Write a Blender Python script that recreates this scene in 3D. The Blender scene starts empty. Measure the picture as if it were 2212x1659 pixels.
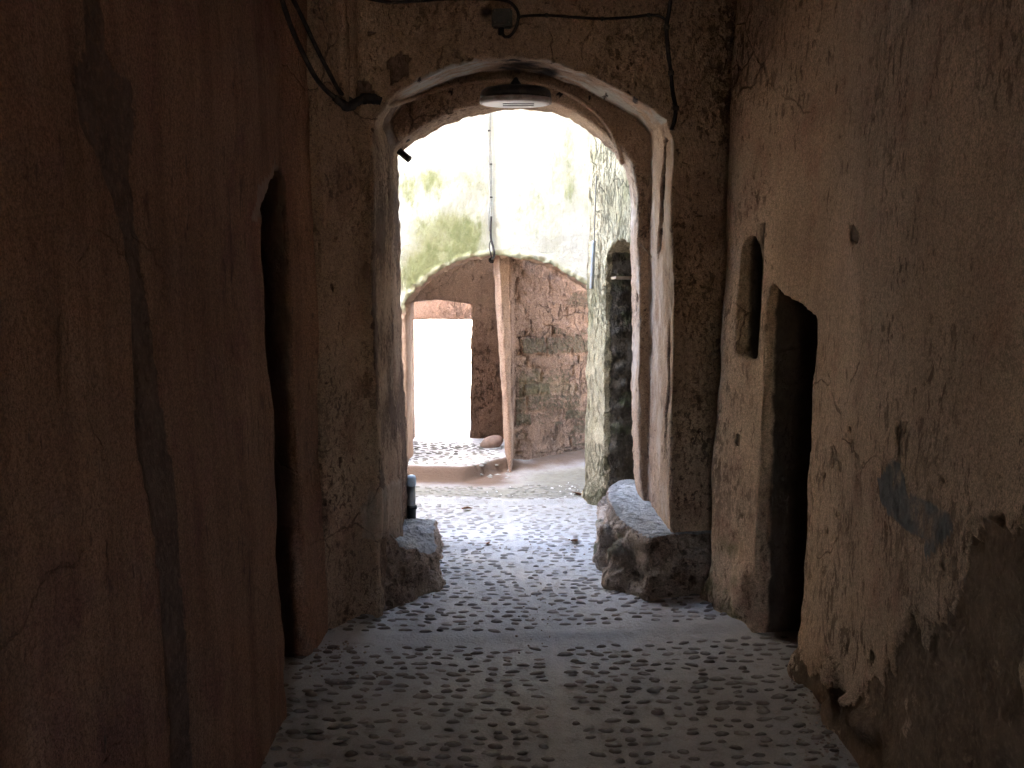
import bpy, bmesh, math, random
import numpy as np
from mathutils import Vector, Matrix
from mathutils.bvhtree import BVHTree

random.seed(7)
rng = np.random.default_rng(7)
S = bpy.context.scene
COL = S.collection
R = math.radians

# ------------------------------------------------------------------ camera
CAM = np.array((0.0, 0.0, 1.6)); PITCH = R(5.5); FPX = 2000.0; CX, CY = 1106.0, 829.5
cp, sp = math.cos(PITCH), math.sin(PITCH)
def ray(x, y):
    a = (x - CX) / FPX; b = -(y - CY) / FPX
    return np.array((a, cp + b * sp, -sp + b * cp))
def atY(x, y, Y):
    d = ray(x, y); return CAM + d * (Y / d[1])
def atZ(x, y, z):
    d = ray(x, y); return CAM + d * ((z - 1.6) / d[2])
def pix(co):
    r = co - CAM
    dep = r[:, 1] * cp - r[:, 2] * sp
    up = r[:, 1] * sp + r[:, 2] * cp
    dep = np.where(np.abs(dep) < 1e-3, 1e-3, dep)
    return CX + FPX * r[:, 0] / dep, CY - FPX * up / dep

cam_d = bpy.data.cameras.new('camera'); cam = bpy.data.objects.new('camera', cam_d); COL.objects.link(cam)
cam.location = CAM; cam.rotation_euler = (math.pi / 2 - PITCH, 0, 0)
cam_d.sensor_width = 36; cam_d.lens = 36 * FPX / 2212; cam_d.clip_start = 0.05; cam_d.clip_end = 2000
S.camera = cam

# ------------------------------------------------------------------ noise
def _hash(ix, iy, iz, seed):
    n = (ix.astype(np.uint32) * np.uint32(374761393) + iy.astype(np.uint32) * np.uint32(668265263)
         + iz.astype(np.uint32) * np.uint32(2147483647) + np.uint32((seed * 974711 + 12345) & 0xffffffff))
    n = (n ^ (n >> np.uint32(13))) * np.uint32(1274126177)
    n = n ^ (n >> np.uint32(16))
    return (n & np.uint32(0xffffff)).astype(np.float64) / 0xffffff
def vnoise(p, seed=0):
    f = np.floor(p); i = f.astype(np.int64); t = p - f; t = t * t * (3 - 2 * t)
    out = 0
    for dx in (0, 1):
        wx = t[:, 0] if dx else 1 - t[:, 0]
        for dy in (0, 1):
            wy = t[:, 1] if dy else 1 - t[:, 1]
            for dz in (0, 1):
                wz = t[:, 2] if dz else 1 - t[:, 2]
                out = out + wx * wy * wz * _hash(i[:, 0] + dx, i[:, 1] + dy, i[:, 2] + dz, seed)
    return out
def fbm(co, scale, octv=4, seed=0, stretch=(1, 1, 1), gain=0.5):
    p = co / (scale * np.array(stretch)); a = 1.0; s = 0; tot = 0
    for k in range(octv):
        s = s + a * (vnoise(p + 17.3 * k, seed + k) - 0.5); tot += a; a *= gain; p = p * 2.03
    return 2 * s / tot            # about -1..1
def sstep(a, b, x):
    t = np.clip((x - a) / (b - a), 0, 1); return t * t * (3 - 2 * t)
def inpoly(px, py, poly):
    r = np.zeros(len(px), bool); n = len(poly)
    for i in range(n):
        x1, y1 = poly[i]; x2, y2 = poly[(i + 1) % n]
        c = ((y1 > py) != (y2 > py)) & (px < (x2 - x1) * (py - y1) / ((y2 - y1) if y2 != y1 else 1e-9) + x1)
        r ^= c
    return r.astype(float)

# ------------------------------------------------------------------ mesh helpers
def mesh_of(verts, faces, name='m'):
    me = bpy.data.meshes.new(name); me.from_pydata([tuple(v) for v in verts], [], faces); me.update(); return me
def fixn(me):
    bm = bmesh.new(); bm.from_mesh(me); bmesh.ops.recalc_face_normals(bm, faces=bm.faces); bm.to_mesh(me); bm.free(); return me
def loft(A, B, name='m'):
    n = len(A); v = [tuple(p) for p in A] + [tuple(p) for p in B]
    f = [tuple(range(n))[::-1], tuple(range(n, 2 * n))] + [(i, (i + 1) % n, n + (i + 1) % n, n + i) for i in range(n)]
    me = mesh_of(v, f, name)
    bm = bmesh.new(); bm.from_mesh(me)
    bmesh.ops.triangulate(bm, faces=[x for x in bm.faces if len(x.verts) > 4]); bmesh.ops.recalc_face_normals(bm, faces=bm.faces)
    bm.to_mesh(me); bm.free(); return me
def prism(plan, z0, z1, top=None):
    top = top or plan
    return loft([(x, y, z0) for x, y in plan], [(x, y, z1) for x, y in top])
def boxm(x0, x1, y0, y1, z0, z1):
    return prism([(x0, y0), (x1, y0), (x1, y1), (x0, y1)], z0, z1)
def ellm(c, r, seg=16, rot=0):
    bm = bmesh.new(); bmesh.ops.create_uvsphere(bm, u_segments=seg, v_segments=max(6, seg // 2), radius=1)
    bm.transform(Matrix.Translation(c) @ Matrix.Rotation(rot, 4, 'Z') @ Matrix.Diagonal((*r, 1)))
    me = bpy.data.meshes.new('e'); bm.to_mesh(me); bm.free(); return me
def tmp(me):
    o = bpy.data.objects.new('tmp', me); COL.objects.link(o); return o
def solid(adds, cuts, voxel):
    """union the closed solids, take the cutters away, remesh to an even skin"""
    base = tmp(adds[0]); rest = []
    for me, op in [(m, 'UNION') for m in adds[1:]] + [(m, 'DIFFERENCE') for m in cuts]:
        c = tmp(me); rest.append(c); c.hide_render = True
        b = base.modifiers.new('b', 'BOOLEAN'); b.operation = op; b.object = c; b.solver = 'EXACT'
    if voxel:
        r = base.modifiers.new('r', 'REMESH'); r.mode = 'VOXEL'; r.voxel_size = voxel; r.adaptivity = 0
    dg = bpy.context.evaluated_depsgraph_get(); dg.update()
    me = bpy.data.meshes.new_from_object(base.evaluated_get(dg))
    for o in [base] + rest:
        m = o.data; bpy.data.objects.remove(o); bpy.data.meshes.remove(m)
    return me
def arrays(me):
    n = len(me.vertices); co = np.empty(n * 3); me.vertices.foreach_get('co', co)
    no = np.empty(n * 3); me.vertex_normals.foreach_get('vector', no)
    return co.reshape(-1, 3), no.reshape(-1, 3)
def setco(me, co):
    me.vertices.foreach_set('co', np.ascontiguousarray(co).ravel()); me.update()
def attr(me, name, val):
    a = me.attributes.new(name, 'FLOAT', 'POINT'); a.data.foreach_set('value', np.ascontiguousarray(val, dtype=np.float32))
def smooth(me):
    me.polygons.foreach_set('use_smooth', np.ones(len(me.polygons), bool))
def link(name, me, mat=None, parent=None, sm=True):
    me.name = name
    o = bpy.data.objects.new(name, me); COL.objects.link(o)
    if mat: me.materials.append(mat)
    if parent: o.parent = parent
    if sm: smooth(me)
    return o
def tag(o, label=None, cat=None, group=None, kind=None):
    if label: o['label'] = label
    if cat: o['category'] = cat
    if group: o['group'] = group
    if kind: o['kind'] = kind
    return o
def empty(name, loc):
    o = bpy.data.objects.new(name, None); COL.objects.link(o); o.location = loc; return o
def lathe(prof, seg=32, axis=None):
    """profile of (r, z) turned round z"""
    v = []; f = []
    for r, z in prof:
        for k in range(seg):
            a = 2 * math.pi * k / seg; v.append((r * math.cos(a), r * math.sin(a), z))
    for i in range(len(prof) - 1):
        for k in range(seg):
            f.append((i * seg + k, i * seg + (k + 1) % seg, (i + 1) * seg + (k + 1) % seg, (i + 1) * seg + k))
    f.append(tuple(range(seg))[::-1]); f.append(tuple(range((len(prof) - 1) * seg, len(prof) * seg)))
    return fixn(mesh_of(v, f))
def spline(pts, n=6):
    P = [np.array(p, float) for p in pts]; out = []
    for i in range(len(P) - 1):
        p0 = P[max(i - 1, 0)]; p1 = P[i]; p2 = P[i + 1]; p3 = P[min(i + 2, len(P) - 1)]
        for k in range(n):
            t = k / n
            out.append(0.5 * ((2 * p1) + (-p0 + p2) * t + (2 * p0 - 5 * p1 + 4 * p2 - p3) * t * t + (-p0 + 3 * p1 - 3 * p2 + p3) * t ** 3))
    out.append(P[-1]); return out
def tube(pts, rad, seg=8, n=6, wob=0.0):
    pts = spline(pts, n) if n else [np.array(p, float) for p in pts]
    v = []; f = []; ref = np.array((0.3, 0.9, 0.2)); N = len(pts)
    for i, p in enumerate(pts):
        t = pts[min(i + 1, N - 1)] - pts[max(i - 1, 0)]; t = t / (np.linalg.norm(t) + 1e-9)
        u = np.cross(t, ref); u /= np.linalg.norm(u) + 1e-9; w = np.cross(t, u)
        r = (rad[min(i * len(rad) // N, len(rad) - 1)] if isinstance(rad, (list, tuple)) else rad) * (1 + wob * random.uniform(-1, 1))
        for k in range(seg):
            a = 2 * math.pi * k / seg; v.append(p + r * (math.cos(a) * u + math.sin(a) * w))
    for i in range(N - 1):
        for k in range(seg):
            f.append((i * seg + k, i * seg + (k + 1) % seg, (i + 1) * seg + (k + 1) % seg, (i + 1) * seg + k))
    f.append(tuple(range(seg))[::-1]); f.append(tuple(range((N - 1) * seg, N * seg)))
    return fixn(mesh_of(v, f))
def joinm(ms):
    bm = bmesh.new()
    for m in ms: bm.from_mesh(m)
    me = bpy.data.meshes.new('j'); bm.to_mesh(me); bm.free(); return me

# ------------------------------------------------------------------ materials
class G:
    def __init__(s, name):
        s.m = bpy.data.materials.new(name); s.m.use_nodes = True; s.t = s.m.node_tree; s.t.nodes.clear()
        s.out = s.t.nodes.new('ShaderNodeOutputMaterial'); s.b = s.t.nodes.new('ShaderNodeBsdfPrincipled')
        s.t.links.new(s.b.outputs[0], s.out.inputs[0])
        s.co = s.t.nodes.new('ShaderNodeTexCoord').outputs['Object']
    def n(s, typ, **kw):
        x = s.t.nodes.new(typ)
        for k, v in kw.items(): setattr(x, k, v)
        return x
    def L(s, a, b): s.t.links.new(a, b)
    def mp(s, sc=(1, 1, 1), off=(0, 0, 0), rot=(0, 0, 0)):
        x = s.n('ShaderNodeMapping'); s.L(s.co, x.inputs[0]); x.inputs['Scale'].default_value = sc
        x.inputs['Location'].default_value = off; x.inputs['Rotation'].default_value = rot; return x.outputs[0]
    def noise(s, scale, det=4, rough=0.55, sc=(1, 1, 1), off=(0, 0, 0), dist=0.0):
        x = s.n('ShaderNodeTexNoise'); s.L(s.mp(sc, off), x.inputs['Vector'])
        x.inputs['Scale'].default_value = scale; x.inputs['Detail'].default_value = det
        x.inputs['Roughness'].default_value = rough; x.inputs['Distortion'].default_value = dist; return x.outputs[0]
    def vor(s, scale, sc=(1, 1, 1), off=(0, 0, 0), feature='F1'):
        x = s.n('ShaderNodeTexVoronoi', feature=feature); s.L(s.mp(sc, off), x.inputs['Vector']); x.inputs['Scale'].default_value = scale
        return x.outputs['Distance']
    def rng(s, v, a, b, c=0.0, d=1.0):
        x = s.n('ShaderNodeMapRange', interpolation_type='SMOOTHSTEP'); s.L(v, x.inputs[0])
        for i, q in enumerate((a, b, c, d)): x.inputs[i + 1].default_value = q
        return x.outputs[0]
    def math(s, op, a, b=None):
        x = s.n('ShaderNodeMath', operation=op)
        for i, q in enumerate((a, b)):
            if q is None: continue
            if isinstance(q, (int, float)): x.inputs[i].default_value = q
            else: s.L(q, x.inputs[i])
        return x.outputs[0]
    def mix(s, fac, a, b, mode='MIX'):
        x = s.n('ShaderNodeMix', data_type='RGBA', blend_type=mode)
        for sock, q in ((x.inputs[0], fac), (x.inputs[6], a), (x.inputs[7], b)):
            if isinstance(q, (int, float)): sock.default_value = q
            elif isinstance(q, tuple): sock.default_value = (*q, 1)
            else: s.L(q, sock)
        return x.outputs[2]
    def at(s, name):
        x = s.n('ShaderNodeAttribute', attribute_name=name); return x.outputs['Fac']
    def bump(s, h, strength=1.0, dist=0.01, prev=None):
        x = s.n('ShaderNodeBump'); x.inputs['Strength'].default_value = strength; x.inputs['Distance'].default_value = dist
        s.L(h, x.inputs['Height'])
        if prev is not None: s.L(prev, x.inputs['Normal'])
        return x.outputs[0]
    def done(s, col, rough=0.9, nrm=None, spec=0.25):
        if isinstance(col, tuple): s.b.inputs['Base Color'].default_value = (*col, 1)
        else: s.L(col, s.b.inputs['Base Color'])
        s.b.inputs['Roughness'].default_value = rough; s.b.inputs['Specular IOR Level'].default_value = spec
        if nrm is not None: s.L(nrm, s.b.inputs['Normal'])
        return s.m

def plaster(name, base, second, blotch, pitcol, pit=(14, 0.62, 0.68), stretch=0.35, streak=0.35, peelcol=None, extra=(), off=(0, 0, 0), grain=0.5, bumpk=1.0, flake=(2.2, 0.62), flakecol=None, crack=0.6):
    """old lime plaster: cloudy tone, blotches, vertical wash streaks, knocked-out pits, fallen patches"""
    g = G(name)
    c = g.mix(g.rng(g.noise(1.3, 7, 0.6, off=off), 0.35, 0.65), base, second)
    c = g.mix(g.rng(g.noise(2.6, 9, 0.65, off=(3, 7, 1)), 0.5, 0.68), c, blotch)
    st = g.rng(g.noise(9, 6, 0.62, sc=(1, 1, 0.12), off=off), 0.35, 0.7)
    c = g.mix(g.math('MULTIPLY', st, streak), c, g.mix(1.0, c, (0.45, 0.40, 0.38), 'MULTIPLY'))
    gr = g.math('ADD', g.math('MULTIPLY', g.noise(190, 3, 0.75), 0.6), g.math('MULTIPLY', g.noise(75, 4, 0.7, off=(4, 9, 9)), 0.4))
    c = g.mix(1.0, c, g.mix(g.rng(gr, 0.32, 0.68), (1 - grain,) * 3, (1 + grain,) * 3), 'MULTIPLY')
    zone = g.rng(g.noise(1.7, 4, 0.6, off=(9, 2, 4)), 0.34, 0.66, 0.0, 0.11)
    zone = g.math('ADD', zone, g.math('MULTIPLY', g.at('wear'), 0.055))
    p1 = g.noise(pit[0], 7, 0.66, sc=(1, 1, stretch), off=off, dist=0.5)
    pm = g.rng(g.math('ADD', p1, zone), pit[1], pit[2])
    p2 = g.rng(g.math('ADD', g.noise(pit[0] * 3.2, 3, 0.6, sc=(1, 1, stretch * 1.2), off=(5, 5, 5)), zone), pit[1] + 0.06, pit[2] + 0.07)
    pits = g.math('MAXIMUM', pm, g.math('MULTIPLY', p2, 0.8))
    c = g.mix(g.math('MULTIPLY', pits, g.rng(g.noise(3.5, 5, 0.6, off=(8, 3, 3)), 0.3, 0.7, 0.3, 0.85)), c, pitcol)
    h = g.math('ADD', g.math('MULTIPLY', pits, -0.7), g.math('MULTIPLY', gr, 0.25))
    if flake:
        fn = g.noise(flake[0], 12, 0.68, sc=(1, 1, 0.7), off=(6, 1, 9))
        fm = g.rng(fn, flake[1], flake[1] + 0.012); fm2 = g.rng(g.noise(flake[0] * 2.7, 12, 0.7, sc=(1, 1, 0.6), off=(2, 9, 5)), flake[1] + 0.03, flake[1] + 0.045)
        fa = g.math('MAXIMUM', fm, fm2)
        fc = flakecol or tuple(0.55 * a + 0.45 * b for a, b in zip(blotch, pitcol))
        c = g.mix(g.math('MULTIPLY', fa, 0.7), c, fc)
        h = g.math('SUBTRACT', h, g.math('MULTIPLY', fa, 0.8))
    h = g.math('ADD', h, g.math('MULTIPLY', g.noise(34, 9, 0.72, sc=(1, 1, 0.6)), 1.5))
    cv = g.n('ShaderNodeTexVoronoi', feature='DISTANCE_TO_EDGE'); cn = g.n('ShaderNodeTexNoise'); g.L(g.co, cn.inputs['Vector']); cn.inputs['Scale'].default_value = 5; cn.inputs['Detail'].default_value = 6
    cm = g.n('ShaderNodeMix', data_type='VECTOR'); cm.inputs[0].default_value = 0.16; g.L(g.co, cm.inputs[4]); g.L(cn.outputs['Color'], cm.inputs[5]); g.L(cm.outputs[1], cv.inputs['Vector']); cv.inputs['Scale'].default_value = 2.1
    ck = g.math('MULTIPLY', g.rng(cv.outputs['Distance'], 0.003, 0.009, 1.0, 0.0), g.rng(g.noise(1.1, 3, 0.5, off=(7, 7, 2)), 0.52, 0.6))
    c = g.mix(g.math('MULTIPLY', ck, crack), c, pitcol); h = g.math('SUBTRACT', h, ck)
    if peelcol:
        pc = g.mix(g.rng(g.noise(9, 8, 0.7, off=(1, 8, 3)), 0.3, 0.7), peelcol, tuple(0.55 * q for q in peelcol))
        pc = g.mix(g.rng(g.noise(60, 5, 0.7), 0.45, 0.75), pc, tuple(min(1, 1.35 * q) for q in peelcol))
        pf = g.rng(g.math('ADD', g.at('peel'), g.math('MULTIPLY', g.math('SUBTRACT', g.noise(38, 8, 0.7, off=(3, 3, 9)), 0.5), 1.1)), 0.38, 0.68)
        c = g.mix(pf, c, pc); h = g.math('SUBTRACT', h, g.math('MULTIPLY', pf, 0.5))
    for nm, col in extra:
        cc = g.mix(g.rng(g.noise(25, 6, 0.7, off=(2, 4, 6)), 0.3, 0.75), col, tuple(0.72 * q for q in col))
        c = g.mix(g.rng(g.math('ADD', g.at(nm), g.math('MULTIPLY', g.math('SUBTRACT', g.noise(28, 10, 0.72, sc=(1, 1, 0.5), off=(1, 6, 2)), 0.5), 0.8)), 0.16, 0.84), c, cc)
    return g.done(c, 0.95, g.bump(h, 1.0 * bumpk, 0.018), 0.12)

def simple(name, col, rough=0.6, var=0.25, scale=30, spec=0.3, metallic=0.0, dirt=None, bump=0.003):
    g = G(name)
    k = g.noise(scale, 6, 0.65)
    c = g.mix(g.rng(k, 0.3, 0.7), tuple(q * (1 - var) for q in col), tuple(min(1, q * (1 + var)) for q in col))
    if dirt: c = g.mix(g.rng(g.noise(scale * 0.4, 7, 0.7, off=(4, 4, 4)), 0.48, 0.66), c, dirt)
    g.b.inputs['Metallic'].default_value = metallic
    return g.done(c, rough, g.bump(k, 0.6, bump), spec)

M = {}
M['arch'] = plaster('arch plaster', (0.51, 0.355, 0.245), (0.41, 0.28, 0.195), (0.32, 0.20, 0.14), (0.11, 0.075, 0.06), flake=(2.0, 0.635),
                    pit=(38, 0.66, 0.71), stretch=0.7, streak=0.2, peelcol=(0.20, 0.13, 0.095),
                    extra=(('lip', (0.52, 0.475, 0.41)), ('jamb', (0.60, 0.48, 0.38)), ('soot', (0.055, 0.04, 0.035)), ('dust', (0.50, 0.46, 0.44))))
M['right'] = plaster('right wall plaster', (0.66, 0.465, 0.32), (0.55, 0.385, 0.265), (0.51, 0.315, 0.22), (0.15, 0.095, 0.065), flake=(1.8, 0.655),
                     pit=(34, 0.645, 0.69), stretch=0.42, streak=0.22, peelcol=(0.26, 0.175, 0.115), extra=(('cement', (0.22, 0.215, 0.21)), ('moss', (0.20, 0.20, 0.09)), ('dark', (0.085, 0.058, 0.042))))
M['left'] = plaster('left wall plaster', (0.39, 0.222, 0.145), (0.33, 0.19, 0.128), (0.31, 0.16, 0.12), (0.12, 0.07, 0.055),
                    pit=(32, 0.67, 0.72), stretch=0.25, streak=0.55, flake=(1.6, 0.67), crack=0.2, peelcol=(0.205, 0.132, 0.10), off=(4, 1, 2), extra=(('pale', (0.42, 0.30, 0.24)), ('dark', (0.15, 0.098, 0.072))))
M['white'] = plaster('limewashed wall', (0.43, 0.41, 0.355), (0.385, 0.365, 0.305), (0.37, 0.355, 0.265), (0.42, 0.43, 0.30),
                     pit=(26, 0.72, 0.78), flake=None, stretch=0.2, streak=0.06, peelcol=(0.40, 0.36, 0.26), grain=0.06, bumpk=0.5,
                     extra=(('tint', (0.28, 0.275, 0.145)), ('moss', (0.185, 0.19, 0.085)), ('rim', (0.33, 0.31, 0.20)), ('earth', (0.40, 0.27, 0.195))))
M['mossy'] = plaster('mossy rough render', (0.54, 0.465, 0.315), (0.46, 0.40, 0.26), (0.34, 0.305, 0.17), (0.22, 0.20, 0.12),
                     pit=(26, 0.60, 0.68), stretch=0.4, streak=0.3, peelcol=(0.15, 0.125, 0.095), bumpk=1.5, extra=(('moss', (0.16, 0.19, 0.09)),))
M['red'] = plaster('red earth render', (0.285, 0.178, 0.125), (0.25, 0.155, 0.108), (0.21, 0.13, 0.09), (0.13, 0.085, 0.06),
                   pit=(22, 0.62, 0.72), flake=(3, 0.63), stretch=0.6, streak=0.1, peelcol=(0.165, 0.128, 0.083), bumpk=1.5, crack=0.25, extra=(('moss', (0.17, 0.14, 0.075)), ('joint', (0.10, 0.066, 0.05))))
M['pier'] = plaster('pale earth pillar', (0.40, 0.265, 0.185), (0.36, 0.235, 0.165), (0.31, 0.195, 0.14), (0.22, 0.14, 0.10),
                    pit=(16, 0.64, 0.72), stretch=0.3, streak=0.25)
M['rubble'] = plaster('dusty rubble', (0.54, 0.43, 0.345), (0.47, 0.36, 0.285), (0.36, 0.25, 0.18), (0.15, 0.10, 0.08),
                      pit=(24, 0.58, 0.68), stretch=1.0, streak=0.0, grain=0.4, bumpk=1.6,
                      extra=(('slab', (0.62, 0.62, 0.61)), ('moss', (0.22, 0.22, 0.14))))
M['out'] = simple('sunlit outer wall', (0.72, 0.69, 0.62), 0.95, 0.12, 6)
M['ceil'] = simple('dark ceiling', (0.18, 0.12, 0.085), 0.95, 0.3, 8, bump=0.02)
M['cable'] = simple('black cable', (0.022, 0.018, 0.017), 0.85, 0.3, 60, dirt=(0.06, 0.045, 0.035))
M['wire'] = simple('grey wire', (0.16, 0.15, 0.13), 0.5, 0.3, 60)
M['box'] = simple('old junction box', (0.05, 0.048, 0.042), 0.6, 0.3, 30, dirt=(0.11, 0.08, 0.06))
M['lampblack'] = simple('black enamel', (0.02, 0.018, 0.018), 0.35, 0.3, 30, dirt=(0.07, 0.055, 0.045))
M['lampwhite'] = simple('dusty white enamel', (0.74, 0.70, 0.68), 0.45, 0.06, 12, dirt=(0.62, 0.56, 0.52))
M['lamprim'] = simple('grimy rim', (0.40, 0.34, 0.33), 0.5, 0.12, 20, dirt=(0.25, 0.2, 0.18))
M['pipe'] = simple('grey plastic pipe', (0.27, 0.30, 0.32), 0.5, 0.12, 20, dirt=(0.30, 0.30, 0.29))
M['rod'] = simple('rusted rod', (0.03, 0.024, 0.021), 0.7, 0.4, 40)
M['capblue'] = simple('pale blue cap', (0.38, 0.48, 0.56), 0.5, 0.1, 30)
M['collar'] = simple('dark rubber collar', (0.03, 0.036, 0.042), 0.6, 0.2, 30)
M['leaf'] = simple('dry leaf', (0.20, 0.095, 0.05), 0.8, 0.4, 60)
M['scrap'] = simple('pale litter', (0.55, 0.53, 0.50), 0.8, 0.1, 60)
M['stoneball'] = simple('brown boulder', (0.30, 0.21, 0.17), 0.9, 0.2, 14, bump=0.006)
M['wood'] = simple('grey weathered wood', (0.26, 0.20, 0.14), 0.9, 0.3, 30)

# ------------------------------------------------------------------ ground
def step_y(x): return 4.17 + 0.085 * (x + 0.8)           # the low step across the passage
def mid_step(x): return 6.95 - 0.06 * x
def gut_x(y): return np.interp(y, [2.0, 3.1, 4.2, 5.1, 6.75, 7.6], [0.235, 0.205, 0.195, 0.06, -0.05, -0.09])
def floor_z(x, y):
    z = np.zeros_like(x) - 0.018 * (1 - sstep(-0.06, 0.03, y - step_y(x)))
    z = z + 0.03 * sstep(-0.015, 0.03, y - 5.72)*0.4 + 0.025 * sstep(-0.02, 0.03, y - mid_step(x))
    z = z + 0.11 * sstep(0.0, 0.10, y - 7.62 - 0.5 * sstep(-0.45, 0.02, x)) * (1 - sstep(-0.05, 0.12, x))
    z = z + 0.16 * sstep(0.0, 1.0, (y - 7.85 - 0.55 * np.clip(x, 0, 1))/0.9) * sstep(-0.02, 0.1, x)
    z = z + 0.018 * np.clip((np.abs(x - gut_x(y)) / 0.9), 0, 1.2) ** 2
    return z
def ground():
    xs = np.arange(-2.6, 2.21, 0.022); ys = np.concatenate([np.arange(-3.2, 2.2, 0.12), np.arange(2.2, 9.9, 0.02), np.arange(9.9, 14.6, 0.1)])
    X, Y = np.meshgrid(xs, ys); n, m = X.shape; x = X.ravel(); y = Y.ravel()
    co = np.stack([x, y, np.zeros_like(x)], 1)
    z = floor_z(x, y) + 0.012 * fbm(co, 0.55, 4, 3) + 0.0045 * fbm(co, 0.09, 4, 8) + 0.0025 * fbm(co, 0.03, 2, 9)
    gut = np.exp(-((x - gut_x(y) + 0.02 * fbm(co, 0.3, 3, 21)) / 0.013) ** 2) * (y > 2)
    z = z - 0.006 * gut
    co[:, 2] = z
    idx = np.arange(n * m).reshape(n, m)
    q = np.stack([idx[:-1, :-1], idx[:-1, 1:], idx[1:, 1:], idx[1:, :-1]], -1).reshape(-1, 4)
    me = bpy.data.meshes.new('g'); me.vertices.add(len(co)); me.vertices.foreach_set('co', co.ravel())
    me.loops.add(q.size); me.loops.foreach_set('vertex_index', q.ravel().astype(np.int32))
    me.polygons.add(len(q)); me.polygons.foreach_set('loop_start', np.arange(0, q.size, 4, dtype=np.int32))
    me.update(); me.validate()
    attr(me, 'gutter', gut)
    band = np.exp(-((y - step_y(x) + 0.01) / 0.055) ** 2)
    attr(me, 'band', band)
    mudl = sstep(7.30, 7.62, y + 0.12 * fbm(co, 0.25, 4, 5)) * (1 - sstep(7.70, 7.82, y - 0.5 * sstep(-0.45, 0.02, x)))
    mudr = sstep(7.75, 8.15, y - 0.5 * x + 0.12 * fbm(co, 0.2, 4, 68)); wl_ = sstep(-0.12, 0.3, x + 0.15 * fbm(co, 0.25, 4, 70))
    mud = mudl * (1 - wl_) + mudr * wl_
    attr(me, 'mud', mud)
    green = np.maximum(0.45 * sstep(5.9, 6.7, y + 0.3 * x + 0.4 * fbm(co, 0.5, 4, 6)), sstep(0.0, 0.14, y - mid_step(x) + 0.05 * fbm(co, 0.2, 3, 69))) * (y < 8.6) * ((y < 7.7) | (x > 0))
    attr(me, 'moss', np.clip(green - 1.2 * mud, 0, 1))
    brown_falloff = np.maximum(sstep(0.25, 0.9, x + 0.12 * fbm(co, 0.3, 4, 66)) * (1 - sstep(4.2, 4.9, y)), 1 - sstep(2.9, 4.1, y + 0.35 * fbm(co, 0.4, 5, 67)))  # brown dirt tone, also standing in for dimmer, warmer light near the viewer
    attr(me, 'brown_falloff', brown_falloff)
    return me
g = G('dusty floor')
c = g.mix(g.rng(g.noise(3.2, 8, 0.65), 0.35, 0.65), (0.47, 0.468, 0.468), (0.39, 0.388, 0.388))
c = g.mix(g.rng(g.noise(14, 8, 0.7, off=(2, 2, 2)), 0.5, 0.72), c, (0.24, 0.215, 0.195))
c = g.mix(1.0, c, g.mix(g.rng(g.noise(180, 3, 0.7), 0.25, 0.75), (0.72,) * 3, (1.25,) * 3), 'MULTIPLY')
c = g.mix(g.math('MULTIPLY', g.at('gutter'), 0.5), c, (0.52, 0.50, 0.48))
c = g.mix(g.math('MULTIPLY', g.at('band'), 0.6), c, (0.47, 0.465, 0.46))
c = g.mix(g.at('mud'), c, (0.105, 0.066, 0.043))
c = g.mix(g.math('MULTIPLY', g.at('moss'), 0.85), c, g.mix(g.rng(g.noise(11, 8, 0.7, off=(3, 1, 8)), 0.35, 0.65), (0.17, 0.16, 0.115), (0.11, 0.10, 0.075)))
c = g.mix(g.math('MULTIPLY', g.at('brown_falloff'), 0.55), c, g.mix(g.rng(g.noise(8, 8, 0.7, off=(5, 1, 1)), 0.35, 0.65), (0.30, 0.235, 0.185), (0.21, 0.165, 0.13)))
h = g.math('ADD', g.noise(70, 6, 0.7), g.math('MULTIPLY', g.noise(18, 4, 0.6), 1.2))
M['floor'] = g.done(c, 0.85, g.bump(h, 0.9, 0.01), 0.3)
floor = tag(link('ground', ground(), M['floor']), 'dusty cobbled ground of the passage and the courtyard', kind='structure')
far_ground = tag(link('terrain', mesh_of([(-900, -900, -0.16), (900, -900, -0.16), (900, 900, -0.16), (-900, 900, -0.16)], [(0, 1, 2, 3)]), simple('bare earth', (0.46, 0.40, 0.33), 0.95, 0.2, 0.8), sm=False), kind='structure')

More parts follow.
